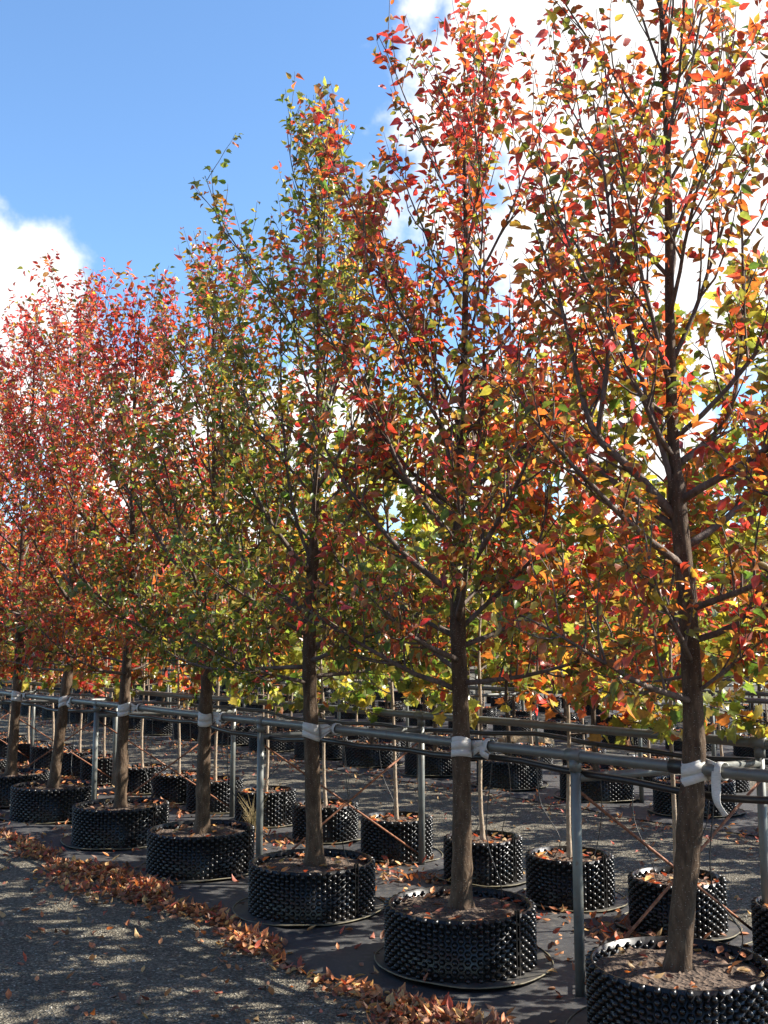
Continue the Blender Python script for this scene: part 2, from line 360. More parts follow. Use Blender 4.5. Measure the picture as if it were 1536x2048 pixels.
def curled(tmpl, k):
    V, t = tmpl; V = V.copy(); V[:, 2] += k * (V[:, 0] ** 2) + abs(k) * 1.6 * V[:, 1] ** 2; return V, t
def leaf_frames(n, axis, droop, up=.8, r_=rng):
    """rotation matrices (n,3,3): columns = blade axis, side, normal"""
    a = axis + r_.normal(0, .45, (n, 3)); a[:, 2] -= droop; a /= np.linalg.norm(a, axis=1)[:, None]
    h = r_.normal(0, 1, (n, 3)); h[:, 2] += up * 1.4; nrm = h - a * (h * a).sum(1)[:, None]; nrm /= np.linalg.norm(nrm, axis=1)[:, None] + 1e-9
    return np.stack([a, np.cross(nrm, a), nrm], 2)
def scatter(mb, tmpl, pos, Rm, size, col):
    V, t = tmpl; n, k = len(pos), len(V)
    if n == 0: return mb
    W_ = np.einsum('nij,kj->nki', Rm, V) * size[:, None, None] + pos[:, None, :]
    T = (t[None] + (np.arange(n) * k)[:, None, None]).reshape(-1, 3)
    return mb.add(W_.reshape(-1, 3), None, T, np.repeat(col, k, 0))

# leaf colours: green, olive, yellow, orange, red, maroon, pink-red
PAL = np.array([(.075, .130, .026), (.155, .165, .036), (.37, .305, .06), (.41, .118, .050), (.41, .058, .055), (.15, .030, .030), (.50, .10, .11), (.27, .30, .06)])
def colours(w, n, r_=rng, jit=.22):
    w = np.atleast_2d(np.asarray(w, float)); w = np.pad(w, ((0, 0), (0, len(PAL) - w.shape[1]))); w = w / w.sum(-1, keepdims=True)
    cum = np.cumsum(np.broadcast_to(w, (n, len(PAL))), 1); u = r_.random((n, 1)); i = np.minimum((u > cum).sum(1), len(PAL) - 1)
    i2 = np.minimum((r_.random((n, 1)) > cum).sum(1), len(PAL) - 1); f = r_.random((n, 1)) * .45
    return 1.15 * (PAL[i] * (1 - f) + PAL[i2] * f) * np.exp(r_.normal(0, jit, (n, 1)))

DRY = np.array([(.33, .115, .045), (.42, .18, .075), (.27, .06, .035), (.19, .085, .045), (.40, .25, .10), (.12, .055, .032)])
def dry_cols(n, r_=rng): return 1.2 * DRY[r_.integers(0, len(DRY), n)] * np.exp(r_.normal(0, .25, (n, 1)))
def flat_frames(n, tilt, r_=rng):
    th = r_.uniform(0, 6.283, n); nr = np.stack([r_.normal(0, tilt, n), r_.normal(0, tilt, n), np.ones(n)], 1); nr *= np.where(r_.random((n, 1)) < .35, -1, 1)
    nr /= np.linalg.norm(nr, axis=1)[:, None]; a = np.stack([np.cos(th), np.sin(th), np.zeros(n)], 1); a -= nr * (a * nr).sum(1)[:, None]; a /= np.linalg.norm(a, axis=1)[:, None]
    return np.stack([a, np.cross(nr, a), nr], 2)
def litter_mesh(name, Rr, Hh, n, seed):
    r_ = np.random.default_rng(seed); mb = MB(); th = r_.uniform(0, 6.283, n); r = (Rr - .035) * np.sqrt(r_.random(n)) ** .7
    pos = np.stack([r * np.cos(th), r * np.sin(th), np.full(n, Hh - .028) + r_.uniform(0, .012, n)], 1)
    scatter(mb, curled(PEAR, .25), pos, flat_frames(n, .35, r_), r_.uniform(.035, .06, n), dry_cols(n, r_))
    return mb.mesh(name + '_litter', M['dry'])
RT, HT, RP, HP = .366, .295, .255, .285
POT_T = pot_meshes('large_pot', RT, HT, 76, 7); POT_P = pot_meshes('small_pot', RP, HP, 54, 7)
SH_T = [sheet_meshes('large_pot', RT, i) for i in range(3)]; SH_P = [sheet_meshes('small_pot', RP, 9 + i) for i in range(3)]
LIT_T = [litter_mesh('large_pot', RT, HT, 46, 20 + i) for i in range(3)]; LIT_P = [litter_mesh('small_pot', RP, HP, 55, 30 + i) for i in range(3)]
PZ = .016
def pot(big, loc, rz, label, group, detail=True):
    e = obj('grow_pot', None, None, (loc[0], loc[1], PZ), rz); e.empty_display_size = .1
    ex = random.uniform(-.025, .025); e.scale = (1 + ex, 1 - ex, random.uniform(.96, 1.04)); tag(e, label, 'plant pot', group); w, s, so = POT_T if big else POT_P; i = random.randrange(3)
    obj('wall', w, e); obj('seam', s, e); obj('soil', so, e); tag(obj('fallen_leaves', (LIT_T if big else LIT_P)[i], e), kind='stuff')
    if detail:
        sh = obj('base_sheet', (SH_T if big else SH_P)[i][0], e); obj('rim', (SH_T if big else SH_P)[i][1], sh)
    return e

# ------------------------------------------------------------------ trees
def grow(p0, d0, L, r0, r1, n, lift, jit, r_):
    pts = [np.array(p0, float)]; d = np.array(d0, float); d /= np.linalg.norm(d); st = L / (n - 1)
    for _ in range(n - 1):
        d = d + np.array([0, 0, lift]) + r_.normal(0, jit, 3); d /= np.linalg.norm(d); pts.append(pts[-1] + d * st)
    return np.array(pts), np.linspace(r0, r1, n)
def at(path, f):
    x = f * (len(path) - 1); i = min(int(x), len(path) - 2); u = x - i
    p = path[i] * (1 - u) + path[i + 1] * u; d = path[i + 1] - path[i]; return p, d / (np.linalg.norm(d) + 1e-9)
def shoot_leaves(path, f0, step, r_, droop):
    L = np.linalg.norm(np.diff(path, axis=0), axis=1).sum(); n = max(1, int(L * (1 - f0) / step)); out = []
    for i in range(n):
        p, d = at(path, f0 + (1 - f0) * (i + r_.random()) / n)
        a = r_.uniform(0, 6.283); u = np.cross(d, [math.cos(a), math.sin(a), .3]); u /= np.linalg.norm(u) + 1e-9
        pet = u * .75 + d * .35; out.append((p + pet * r_.uniform(.012, .035), pet, droop))
    return out

def pear_tree(seed, height, bend, limbs, spread=1.0, dens=1.0, first=1.28, r_base=.048):
    """trunk, list of limbs (each with its shoots) and leaf sites, all in local metres (z=0 at the soil)"""
    r_ = np.random.default_rng(seed); zs = np.linspace(0, height, 90)
    bx = np.interp(zs, [b_[0] for b_ in bend], [b_[1] for b_ in bend]); by = np.interp(zs, [b_[0] for b_ in bend], [b_[2] for b_ in bend])
    tr = np.stack([bx + .012 * np.sin(zs * 2.3 + seed), by + .012 * np.cos(zs * 1.9 + seed), zs], 1); 
    f = zs / height; rad = r_base * (1 - f) ** .82 * np.where(f > .42, .72, 1) + .004; rad *= 1 + .42 * np.exp(-zs / .045) + .03 * np.sin(zs * 13 + seed) * np.sin(zs * 5.1)
    for zk in r_.uniform(.2, 2.2, 9): rad *= 1 + r_.uniform(.06, .16) * np.exp(-((zs - zk) / .045) ** 2)
    tk = MB().tube(np.vstack([tr[0] - [0, 0, .06], tr]), np.concatenate([[rad[0] * 1.1], rad]), 16)
    q_ = tk.v[0]; ctr = np.stack([np.interp(q_[:, 2], zs, tr[:, 0]), np.interp(q_[:, 2], zs, tr[:, 1])], 1); an_ = np.arctan2(q_[:, 1] - ctr[:, 1], q_[:, 0] - ctr[:, 0])
    fl = 1 + .10 * np.exp(-q_[:, 2] / .12) * np.sin(an_ * 4 + seed) + .035 * np.sin(an_ * 3 + q_[:, 2] * 7 + seed) + .02 * np.sin(an_ * 7 - q_[:, 2] * 19)
    q_[:, :2] = ctr + (q_[:, :2] - ctr) * fl[:, None]
    sites = []; limb_meshes = []
    def trunk_at(z): return np.array([np.interp(z, zs, tr[:, 0]), np.interp(z, zs, tr[:, 1]), z]), np.interp(z, zs, rad)
    def add_limb(path, rr, zf, k=6):
        mb = MB(); mb.tube(path, rr, k); L = np.linalg.norm(np.diff(path, axis=0), axis=1).sum()
        ns = int((5 + L * 6.0) * dens * np.interp(zf, [.3, .45, .7, .95], [1.35, 1.1, .8, .7]))
        for i in range(ns):
            q = .18 + .80 * (i + r_.random()) / ns; p, d = at(path, q); rl = np.interp(q, [0, 1], [rr[0], rr[-1]])
            a = r_.uniform(0, 6.283); u = np.cross(d, [math.cos(a), math.sin(a), .2]); u /= np.linalg.norm(u) + 1e-9
            dd = d * .55 + u * .8 + np.array([0, 0, .25 + .45 * zf]); l = r_.uniform(.16, .46) * (1.1 - .3 * q) * np.interp(zf, [.3, .55, .95], [.95, 1.25, 1.1])
            sp, sr = grow(p, dd, l, min(rl * .6, .0055) + .001, .0012, 6, .10 + .16 * zf, .10, r_); mb.tube(sp, sr, 4, False)
            sites.extend([(*x, zf) for x in shoot_leaves(sp, .12, np.interp(zf, [.3, .5, .9], [.018, .025, .038]), r_, .35 if zf < .55 else .2)])
            if r_.random() < .5 and l > .25:
                p2, d2 = at(sp, r_.uniform(.3, .7)); a = r_.uniform(0, 6.283); u = np.cross(d2, [math.cos(a), math.sin(a), .2])
                s2, q2 = grow(p2, d2 * .6 + u * .7 + [0, 0, .3], l * .5, .0025, .001, 4, .12, .1, r_); mb.tube(s2, q2, 3, False)
                sites.extend([(*x, zf) for x in shoot_leaves(s2, .1, .024, r_, .3)])
        sites.extend([(*x, zf) for x in shoot_leaves(path, .45, np.interp(zf, [.3, .9], [.022, .038]), r_, .25)])
        limb_meshes.append(mb)
    for ctrl, r0 in limbs:
        path = smooth_path(ctrl, 12); add_limb(path, np.linspace(r0, .004, 12), min(1, ctrl[1][2] / height))
    nl = 34; az = r_.uniform(0, 6.28)
    for i in range(nl):
        f_ = (i + r_.uniform(-.25, .25)) / (nl - 1); z = first + (height * .90 - first) * max(0, f_) ** 1.25
        zf = z / height; az += 2.4 + r_.normal(0, .35); p, rt = trunk_at(z)
        inc = R(np.interp(zf, [.27, .45, .7, .95], [78, 52, 33, 24]) + r_.normal(0, 8))
        L = np.interp(zf, [.25, .38, .55, .75, .95], [.85, 1.15, 1.15, .92, .45]) * r_.uniform(.8, 1.2) * spread
        if zf < .36 and r_.random() < .35: L *= .55
        d = np.array([math.cos(az) * math.sin(inc), math.sin(az) * math.sin(inc), math.cos(inc)])
        path, rr = grow(p, d, L, min(rt * .5, .005 + .010 * L), .0022, 11, np.interp(zf, [.25, .5, .9], [.035, .10, .10]), .06, r_)
        add_limb(path, rr, zf)
    top = tr[-24:]; sites.extend([(*x, 1.0) for x in shoot_leaves(top, 0, .02, r_, .2)])
    pos = np.array([s_[0] for s_ in sites]); ax = np.array([s_[1] for s_ in sites]); dr = np.array([s_[2] for s_ in sites])
    n = len(pos); a = ax + r_.normal(0, .40, (n, 3)); a[:, 2] -= dr; a /= np.linalg.norm(a, axis=1)[:, None]
    h = r_.normal(0, .8, (n, 3)); h[:, 2] += .9; nr = h - a * (h * a).sum(1)[:, None]; nr /= np.linalg.norm(nr, axis=1)[:, None] + 1e-9
    Rm = np.stack([a, np.cross(nr, a), nr], 2)
    return tk, limb_meshes, pos, Rm, r_

LEAF_ME = []
for i, k in enumerate((-.20, .12, -.55)):
    V, t_ = curled(PEAR, k); mb = MB(); mb.add(V, None, t_); LEAF_ME.append(mb.mesh('leaf_blade', M['leaf1']))
MLEAF_ME = []
for i, k in enumerate((-.15, .1)):
    V, t_ = curled(MAPLE, k); mb = MB(); mb.add(V, None, t_); MLEAF_ME.append(mb.mesh('lobed_leaf_blade', M['leaf1']))
DLEAF_ME = []
for i, k in enumerate((.55, -.35, .85)):
    V, t_ = curled(PEAR, k); mb = MB(); mb.add(V, None, t_); DLEAF_ME.append(mb.mesh('dry_leaf_blade', M['dry1']))
import mathutils
def leaf_obj(name, me, p, Rm, size, col, parent=None):
    o = bpy.data.objects.new(name, me); COL.objects.link(o); o.parent = parent
    mtx = mathutils.Matrix(Rm.tolist()).to_4x4() @ mathutils.Matrix.Scale(float(size), 4); mtx.translation = p.tolist(); o.matrix_local = mtx
    o.color = (*[float(x) for x in col], 1); return o

def place_pear(name, loc, seed, height, bend, limbs, wlow, whigh, label, group, n_single, **kw):
    tk, lm, pos, Rm, r_ = pear_tree(seed, height, bend, limbs, **kw)
    e = obj(name, None, None, loc); e.empty_display_size = .2; tag(e, label, 'tree', group)
    obj('trunk', tk.mesh('trunk', M['bark']), e)
    for mb in lm: obj('branch', mb.mesh('branch', M['twig']), e)
    n = len(pos); zf = np.clip((pos[:, 2] - 1.0) / (height - 1.2), 0, 1)[:, None]
    clump = .5 + .5 * np.sin(pos[:, 0:1] * 7 + seed) * np.sin(pos[:, 1:2] * 6 + 2 * seed) ; zz = np.clip(zf + (clump - .5) * .5, 0, 1)
    w = np.asarray(wlow)[None] * (1 - zz) + np.asarray(whigh)[None] * zz; col = colours(w, n, r_)
    size = np.clip(r_.normal(.051, .011, n), .024, .078)
    wp = pos + np.asarray(loc); px, py, fw = proj(wp); inside = (px > 0) & (px < 1536) & (py > 0) & (py < 2048) & (fw > .5)
    order = np.argsort(np.where(inside, fw, 1e9))[:n_single]; order = order[inside[order]]
    rest = np.ones(n, bool); rest[order] = False; fb = MB()
    for k, cu in enumerate((-.20, .12, -.55)):
        sel = rest & (np.arange(n) % 3 == k); scatter(fb, curled(PEAR, cu), pos[sel], Rm[sel], size[sel], col[sel])
    tag(obj('foliage', fb.mesh('foliage', M['leaf']), e), kind='stuff')
    for i in order: leaf_obj('leaf', LEAF_ME[i % 3], pos[i], Rm[i], size[i], col[i], e)
    return e, n

def maple_tree(seed, w_, height=3.05, r_base=.0155, first=.78, n_lf=1.0, width=1.0):
    r_ = np.random.default_rng(seed); zs = np.linspace(0, height, 18)
    tr = np.stack([.03 * np.sin(zs * 1.3 + seed) + .008 * np.sin(zs * 6), .03 * np.sin(zs * 1.1 + 2 * seed), zs], 1); tr[:, :2] -= tr[0, :2]
    rad = r_base * (1 - .85 * zs / height); rad[0] *= 1.2
    tk = MB().tube(np.vstack([tr[0] - [0, 0, .05], tr]), np.concatenate([[rad[0]], rad]), 9); br = MB(); sites = []; az = r_.uniform(0, 6)
    nl = 24
    for i in range(nl):
        z = first + (height * .96 - first) * i / (nl - 1); zf = (z - first) / (height - first); az += 2.4 + r_.normal(0, .4)
        p = np.array([np.interp(z, zs, tr[:, 0]), np.interp(z, zs, tr[:, 1]), z]); inc = R(np.interp(zf, [0, .5, 1], [80, 58, 25]) + r_.normal(0, 8))
        L = np.interp(zf, [0, .25, .6, 1], [.55, .72, .58, .28]) * r_.uniform(.75, 1.25) * width
        path, rr = grow(p, (math.cos(az) * math.sin(inc), math.sin(az) * math.sin(inc), math.cos(inc)), L, .007 * (r_base / .0155) ** .5, .0018, 8, .05, .08, r_); br.tube(path, rr, 5, False)
        sites.extend(shoot_leaves(path, .2, .030 / n_lf, r_, .5))
        for k in range(5):
            q = r_.uniform(.25, .95); p2, d2 = at(path, q); a = r_.uniform(0, 6.283); u = np.cross(d2, [math.cos(a), math.sin(a), .3])
            s2, q2 = grow(p2, d2 * .6 + u * .8 + [0, 0, .15], r_.uniform(.14, .32) * width, .003, .001, 5, .06, .1, r_); br.tube(s2, q2, 3, False)
            sites.extend(shoot_leaves(s2, .1, .026 / n_lf, r_, .5))
    sites.extend(shoot_leaves(tr[-4:], 0, .03, r_, .3))
    pos = np.array([s_[0] for s_ in sites]); ax = np.array([s_[1] for s_ in sites]); n = len(pos)
    Rm = leaf_frames(n, ax, .55, .9, r_); size = r_.uniform(.05, .095, n); col = colours(w_, n, r_)
    idx = np.argsort(-np.hypot(pos[:, 0], pos[:, 1]) - r_.random(n) * .3)[:160]; rest = np.ones(n, bool); rest[idx] = False
    def fol(mask):
        fb = MB()
        for k, cu in enumerate((-.15, .1)):
            s_ = mask & (np.arange(n) % 2 == k); scatter(fb, curled(MAPLE, cu), pos[s_], Rm[s_], size[s_], col[s_])
        return fb.mesh('lobed_foliage', M['leaf'])
    bm = M['stem'] if r_base < .02 else M['bark']
    return dict(trunk=tk.mesh('slim_trunk', bm), branches=br.mesh('slim_branches', M['twig']), full=fol(np.ones(n, bool)), rest=fol(rest),
                leaves=[(pos[i], Rm[i], size[i], col[i], MLEAF_ME[i % 2]) for i in idx])
#             green olive yellow orange red maroon pink
MW = [(.32, .16, .16, .04, .01, 0, 0, .36), (.20, .17, .22, .15, .04, 0, 0, .25), (.03, .06, .08, .22, .42, .10, .08, .03), (.15, .16, .15, .25, .15, .04, 0, .12)]
MAP = [maple_tree(100 + i, MW[i]) for i in range(4)] + [maple_tree(120, MW[1], 2.9)]
MAPB = [maple_tree(200 + i, MW[k], 2.8, .030, .85, 1.05, 1.2) for i, k in enumerate((2, 3, 2, 1))]
def place_maple(pr, loc, rz, sc, label, group, singles=False, name='maple_tree'):
    e = obj(name, None, None, loc, rz); e.scale = (sc,) * 3; e.empty_display_size = .2; tag(e, label, 'tree', group)
    obj('trunk', pr['trunk'], e); obj('branches', pr['branches'], e)
    tag(obj('foliage', pr['rest' if singles else 'full'], e), kind='stuff')
    if singles:
        for p, Rm, s_, c, me in pr['leaves']: leaf_obj('leaf', me, p, Rm, s_, c, e)
    return e

# ------------------------------------------------------------------ support frames
Z_RAIL, R_RAIL, R_POST = 1.09, .026, .024
def support_frame(nf, nr, s_posts, s0, s1, ties, label, group=None, fine=True):
    o0 = P(s_posts[0][0], nf); e = obj('support_frame', None, None, (o0[0], o0[1], 0)); tag(e, label, 'plant support', group); e.empty_display_size = .1
    L = lambda s, n, z: P(s, n, z) - [o0[0], o0[1], 0]
    k = 12 if fine else 7
    for n in (nf, nr):
        S = np.linspace(s0, s1, 40 if fine else 12)
        obj('rail', MB().tube([L(s, n, Z_RAIL + .004 * wob(s, 5)) for s in S], R_RAIL, k).mesh('rail', M['galv']), e)
    for sa, sb in s_posts:
        for s, n in ((sa, nf), (sb, nr)): obj('post', MB().tube([L(s, n, -.05), L(s, n, .5), L(s, n, Z_RAIL - R_RAIL * .6)], R_POST, k).mesh('post', M['galv']), e)
        sm = (sa + sb) / 2; nm = (nf + nr) / 2
        obj('crossbar', MB().tube([L(sa, nf, .985), L(sm, nm, .985), L(sb, nr, .985)], .021, k).mesh('crossbar', M['galv']), e)
        if fine:
            for s, n in ((sa, nf), (sb, nr)):
                obj('clamp', MB().tube([L(s - .045, n, Z_RAIL), L(s - .043, n, Z_RAIL), L(s + .043, n, Z_RAIL), L(s + .045, n, Z_RAIL)], [R_RAIL + .002, R_RAIL + .006, R_RAIL + .006, R_RAIL + .002], k).tube([L(s, n, Z_RAIL - .075), L(s, n, Z_RAIL - .02)], R_POST + .005, k).mesh('clamp', M['galv']), e)
            obj('brace', MB().tube([L(sa + .03, nf, .95), L(sm + .03, nm, .52), L(sb + .03, nr, .09)], .0075, 6).mesh('brace', M['rust']), e)
            obj('brace', MB().tube([L(sb - .03, nr, .93), L(sm - .03, nm, .50), L(sa - .03, nf, .07)], .0075, 6).mesh('brace', M['rust']), e)
    for s in ties:
        obj('sleeve', MB().tube([L(s - .07, nf, Z_RAIL), L(s, nf, Z_RAIL), L(s + .07, nf, Z_RAIL)], R_RAIL + .006, k).mesh('sleeve', M['hose']), e)
    return e
NF, NR = 3.775, 5.02
SF = [s_for_x(x, NF, .6) for x in (1155, 520, 190)]; SR = [s_for_x(x, NR, .6) for x in (1527, 843, 466)]
S_POST = [(SF[0] - 2.7, SR[0] - 2.7)] + list(zip(SF, SR)) + [(SF[2] + 2.7 * k, SR[2] + 2.7 * k) for k in range(1, 7)]
T_PX = [(1360, 1945), (920, 1822), (625, 1733), (403, 1664), (243, 1617), (109, 1579), (22, 1550)]
NT = 3.69; ZS = PZ + HT - .045
T_S = [s_for_x(px, NT, ZS) for px, _ in T_PX]
T_S = [T_S[0] - 1.3] + T_S + [T_S[-1] + 1.33 * (k + 1) for k in range(6)]
support_frame(NF, NR, S_POST, -1.5, 27, T_S[1:9], 'grey pipe support frame with rusty cross braces carrying the nearest double row')

def ribbon(mb, pts, nrm, w):
    pts = np.asarray(pts, float); m = len(pts); w = np.broadcast_to(w, (m,))
    tg = np.gradient(pts, axis=0); tg /= np.linalg.norm(tg, axis=1)[:, None]; sd = np.cross(tg, nrm); sd /= np.linalg.norm(sd, axis=1)[:, None] + 1e-9
    th = .0012; V = np.concatenate([pts + sd * w[:, None] / 2 + nrm * th, pts + nrm * (th + .004 * 0), pts - sd * w[:, None] / 2 + nrm * th,
                                    pts + sd * w[:, None] / 2 - nrm * th, pts - nrm * th, pts - sd * w[:, None] / 2 - nrm * th])
    i = np.arange(m - 1); F = lambda a, b_: np.stack([a * m + i, a * m + i + 1, b_ * m + i + 1, b_ * m + i], 1)
    mb.add(V, np.vstack([F(0, 1), F(1, 2), F(4, 3), F(5, 4), F(3, 0), F(2, 5)]))
def tree_tie(s_t, n_t, r_t, label, tail=0.0, twist=0.0):
    """webbing loop round the trunk, pinched where it is wrapped round the rail"""
    base = P(s_t, n_t, Z_RAIL); e = obj('tree_tie', None, None, tuple(base)); tag(e, label, 'tree tie', 'webbing ties on the front rail'); e.empty_display_size = .05
    u = -DV; w_ = NV                              # u: along the rail towards the right of the picture, w_: towards the rail
    dn = NF - n_t; C = u * .125 + w_ * (dn - .01); rr = r_t + .004; pts = []; nrm = []; wd = []; zz = []
    c3 = lambda v, z=0: np.array([v[0], v[1], z])
    for a in np.linspace(R(62), R(-215), 26):     # round the camera side of the trunk
        pts.append(c3(rr * (math.cos(a) * u + math.sin(a) * w_), -.012 + .012 * math.sin(a * 1.3 + twist))); nrm.append(c3(math.cos(a) * u + math.sin(a) * w_)); wd.append(.078)
    a_ = [c3(C, .012)]; n0 = nrm[0]
    P0 = smooth_path([c3(C, .010), c3(C * .55 + rr * .7 * u, .004), pts[0]], 7)[:-1]; P1 = smooth_path([pts[-1], c3(w_ * (rr + .012) + u * .03, -.004), c3(C, -.006)], 7)[1:]
    N0 = np.array([nrm[0]] * 6); N1 = np.array([c3(w_)] * 6)
    allp = np.vstack([P0, pts, P1]); alln = np.vstack([N0, nrm, N1]); allw = np.concatenate([np.linspace(.026, .070, 6), wd, np.linspace(.070, .026, 6)])
    mb = MB(); up_ = np.concatenate([np.linspace(.002, .018, 6), np.full(26, .022), np.linspace(.018, .002, 6)])[:, None] * np.array([0, 0, 1.])
    ph = twist * 2.0; q_ = np.linspace(0, 1, len(allp))[:, None] * np.array([0, 0, 1.])
    for off, wk, dn_ in ((1.35, .42, 0), (.45, .5, .0022), (-.55, .5, .0008), (-1.45, .42, .003)):
        cr = .004 * np.sin(np.linspace(0, 9, len(allp)) + ph + off * 3)[:, None] * np.array([0, 0, 1.])
        ribbon(mb, allp + up_ * off + cr + alln * (dn_ + .0015 * np.sin(np.linspace(0, 14, len(allp)) + off)[:, None]), alln, allw * wk)
    obj('loop', mb.mesh('tie_loop', M['web'], True), e)
    mb = MB(); q = []; nn = []; RC = u * .128 + w_ * dn
    for a in np.linspace(0, 2 * math.pi * 1.05, 22):
        v = w_ * math.cos(a); q.append(c3(RC + (R_RAIL + .010) * v + u * .006 * a / 6, (R_RAIL + .010) * math.sin(a))); nn.append(c3(v, math.sin(a)))
    ribbon(mb, q, np.array(nn), .030); obj('wrap', mb.mesh('tie_wrap', M['web'], True), e)
    if tail:
        cp = [c3(RC - w_ * (R_RAIL + .012), .0), c3(RC - w_ * (R_RAIL + .016), -tail * .35), c3(RC - w_ * (R_RAIL + .03) + u * .012, -tail * .7), c3(RC - w_ * (R_RAIL + .018) + u * .04, -tail)]
        pp = smooth_path(cp, 12); mb = MB(); nn = np.array([c3(-w_ + .5 * u * math.sin(i * .5), .1) for i in range(12)]); nn /= np.linalg.norm(nn, axis=1)[:, None]
        ribbon(mb, pp, nn, np.linspace(.040, .034, 12)); obj('tail', mb.mesh('tie_tail', M['web'], True), e)

# ------------------------------------------------------------------ front row: seven trunks in view, plus the neighbours whose crowns reach in
#        green olive yellow orange red maroon pink
LOW = (.20, .30, .16, .22, .10, .02, 0)
TREES = [
 # height, low weights, high weights, look, bend (z, dx, dy)
 (4.8, (.08, .20, .10, .36, .20, .06, 0), (.03, .10, .05, .34, .34, .10, .04), 'tree whose red and orange branches reach in at the right edge, trunk out of frame', [(0, 0, 0), (5, .0, 0)]),
 (4.8, (.18, .30, .14, .23, .13, .02, 0), (.04, .17, .07, .35, .28, .04, .05), 'nearest tree on the right, orange and red crown, thick limb forking left', [(0, 0, 0), (.9, .085, 0), (1.6, .08, 0), (2.2, .06, 0), (5, .07, 0)]),
 (4.66, (.28, .32, .09, .15, .13, .03, 0), (.04, .13, .05, .26, .38, .06, .08), 'tall tree with crimson top, second trunk from the right in the front row', [(0, 0, 0), (1.5, .01, 0), (2.4, .03, 0), (5, .09, 0)]),
 (4.65, (.38, .36, .10, .09, .06, .01, 0), (.22, .40, .14, .18, .06, 0, 0), 'tree with olive green and gold top, third trunk from the right', [(0, 0, 0), (1.2, -.02, 0), (5, .03, 0)]),
 (4.08, (.42, .34, .07, .09, .07, .01, 0), (.18, .20, .06, .22, .26, .03, .05), 'tree with dark green lower crown and reddish top, fourth trunk from the right', [(0, 0, 0), (1.2, .03, 0), (5, .02, 0)]),
 (4.25, (.22, .28, .10, .20, .18, .02, 0), (.03, .10, .04, .26, .40, .05, .12), 'rosy red crowned tree, fifth trunk from the right in the front row', [(0, 0, 0), (5, .02, 0)]),
 (4.75, (.16, .26, .08, .22, .24, .04, 0), (.02, .08, .03, .24, .42, .06, .15), 'pinkish red tree with leaning trunk, sixth from the right in the front row', [(0, 0, 0), (1.3, .09, 0), (5, .06, 0)]),
 (4.75, (.14, .24, .08, .22, .26, .06, 0), (.02, .08, .03, .22, .42, .06, .17), 'red crowned tree at the left edge, last front row trunk in view', [(0, 0, 0), (5, .05, 0)]),
]
LIMBS = {1: [([(.07, 0, 1.86), (-.13, -.06, 2.07), (-.30, -.10, 2.22), (-.37, -.12, 2.42), (-.44, -.14, 2.75), (-.56, -.16, 3.15)], .022),
             ([(-.30, -.10, 2.22), (-.26, -.2, 2.6), (-.24, -.2, 3.1), (-.30, -.2, 3.7)], .013),
             ([(.07, 0, 2.12), (.20, .03, 2.22), (.33, .05, 2.38), (.40, .05, 2.8), (.42, .06, 3.4)], .018),
             ([(.06, 0, 1.95), (-.04, -.05, 2.3), (-.14, -.07, 2.7), (-.20, -.09, 3.2), (-.22, -.1, 3.9)], .015)],
         2: [([(.02, 0, 1.98), (-.12, -.03, 2.12), (-.32, -.06, 2.25), (-.46, -.08, 2.6), (-.52, -.1, 3.2)], .018),
             ([(.02, 0, 2.1), (-.05, 0, 2.4), (-.12, .02, 2.9), (-.14, .03, 3.6)], .016), ([(.03, 0, 2.05), (.12, .02, 2.4), (.16, .03, 2.9), (.17, .04, 3.6)], .016),
             ([(.01, 0, 1.42), (.22, -.05, 1.62), (.42, -.08, 1.85), (.5, -.1, 2.3)], .016)],
         3: [([(0, 0, 1.30), (.10, -.02, 1.42), (.28, -.05, 1.55), (.5, -.06, 1.72)], .014), ([(0, 0, 1.8), (-.14, 0, 2.2), (-.22, .0, 2.8), (-.24, 0, 3.5)], .016)]}
nT = 0; T_OBJ = []
for i, s in enumerate(T_S):
    q = P(s, NT)
    j = min(i, 7); Ht, wl, wh, lab, bend = TREES[j]
    if i > 7: lab = 'red crowned tree beyond the left edge, only its branches in view'
    pl = ['large black knobbly pot of the tree just out of frame on the right', 'large black knobbly pot cut off by the bottom right corner'] + ['large black knobbly pot, %s from the right in the front row' % w for w in ORD[1:7]]
    pot(True, q, R(-38 + [0, 12, -10, -6, 20, 4, 30, -12][j]), pl[i] if i < 8 else 'large black knobbly pot beyond the left edge', 'large pots of the front row')
    e, n = place_pear('ornamental_tree', (q[0], q[1], ZS), 11 + i, Ht * (1 + .02 * math.sin(i * 2.1)), bend, LIMBS.get(i, []), wl, wh, lab, 'large trees of the front row',
                      [150, 300, 300, 300, 300, 240, 160, 100][i] if i < 8 else 0, spread=1.22 if i < 9 else 1.05, dens=.86 if i < 2 else (1.14 if i < 8 else .7), first=1.1)
    nT += n; T_OBJ.append(e)
    if 1 <= i <= 8:
        bz = Z_RAIL - ZS; dx = np.interp(bz, [b_[0] for b_ in bend], [b_[1] for b_ in bend]); dy = 0
        sn = to_sn(q[0] + dx + .012 * math.sin(bz * 2.3 + 11 + i), q[1] + .012 * math.cos(bz * 1.9 + 11 + i))
        f = bz / Ht; tree_tie(sn[0], sn[1], .048 * (1 - f) ** .82 + .004, ('pale webbing tie with a long hanging tail on the %s trunk from the right' if i == 1 else 'pale webbing tie round the %s front row trunk from the right') % ORD[i - 1],
                              .17 if i == 1 else (.05 if i % 2 == 0 else 0), i * 1.3)

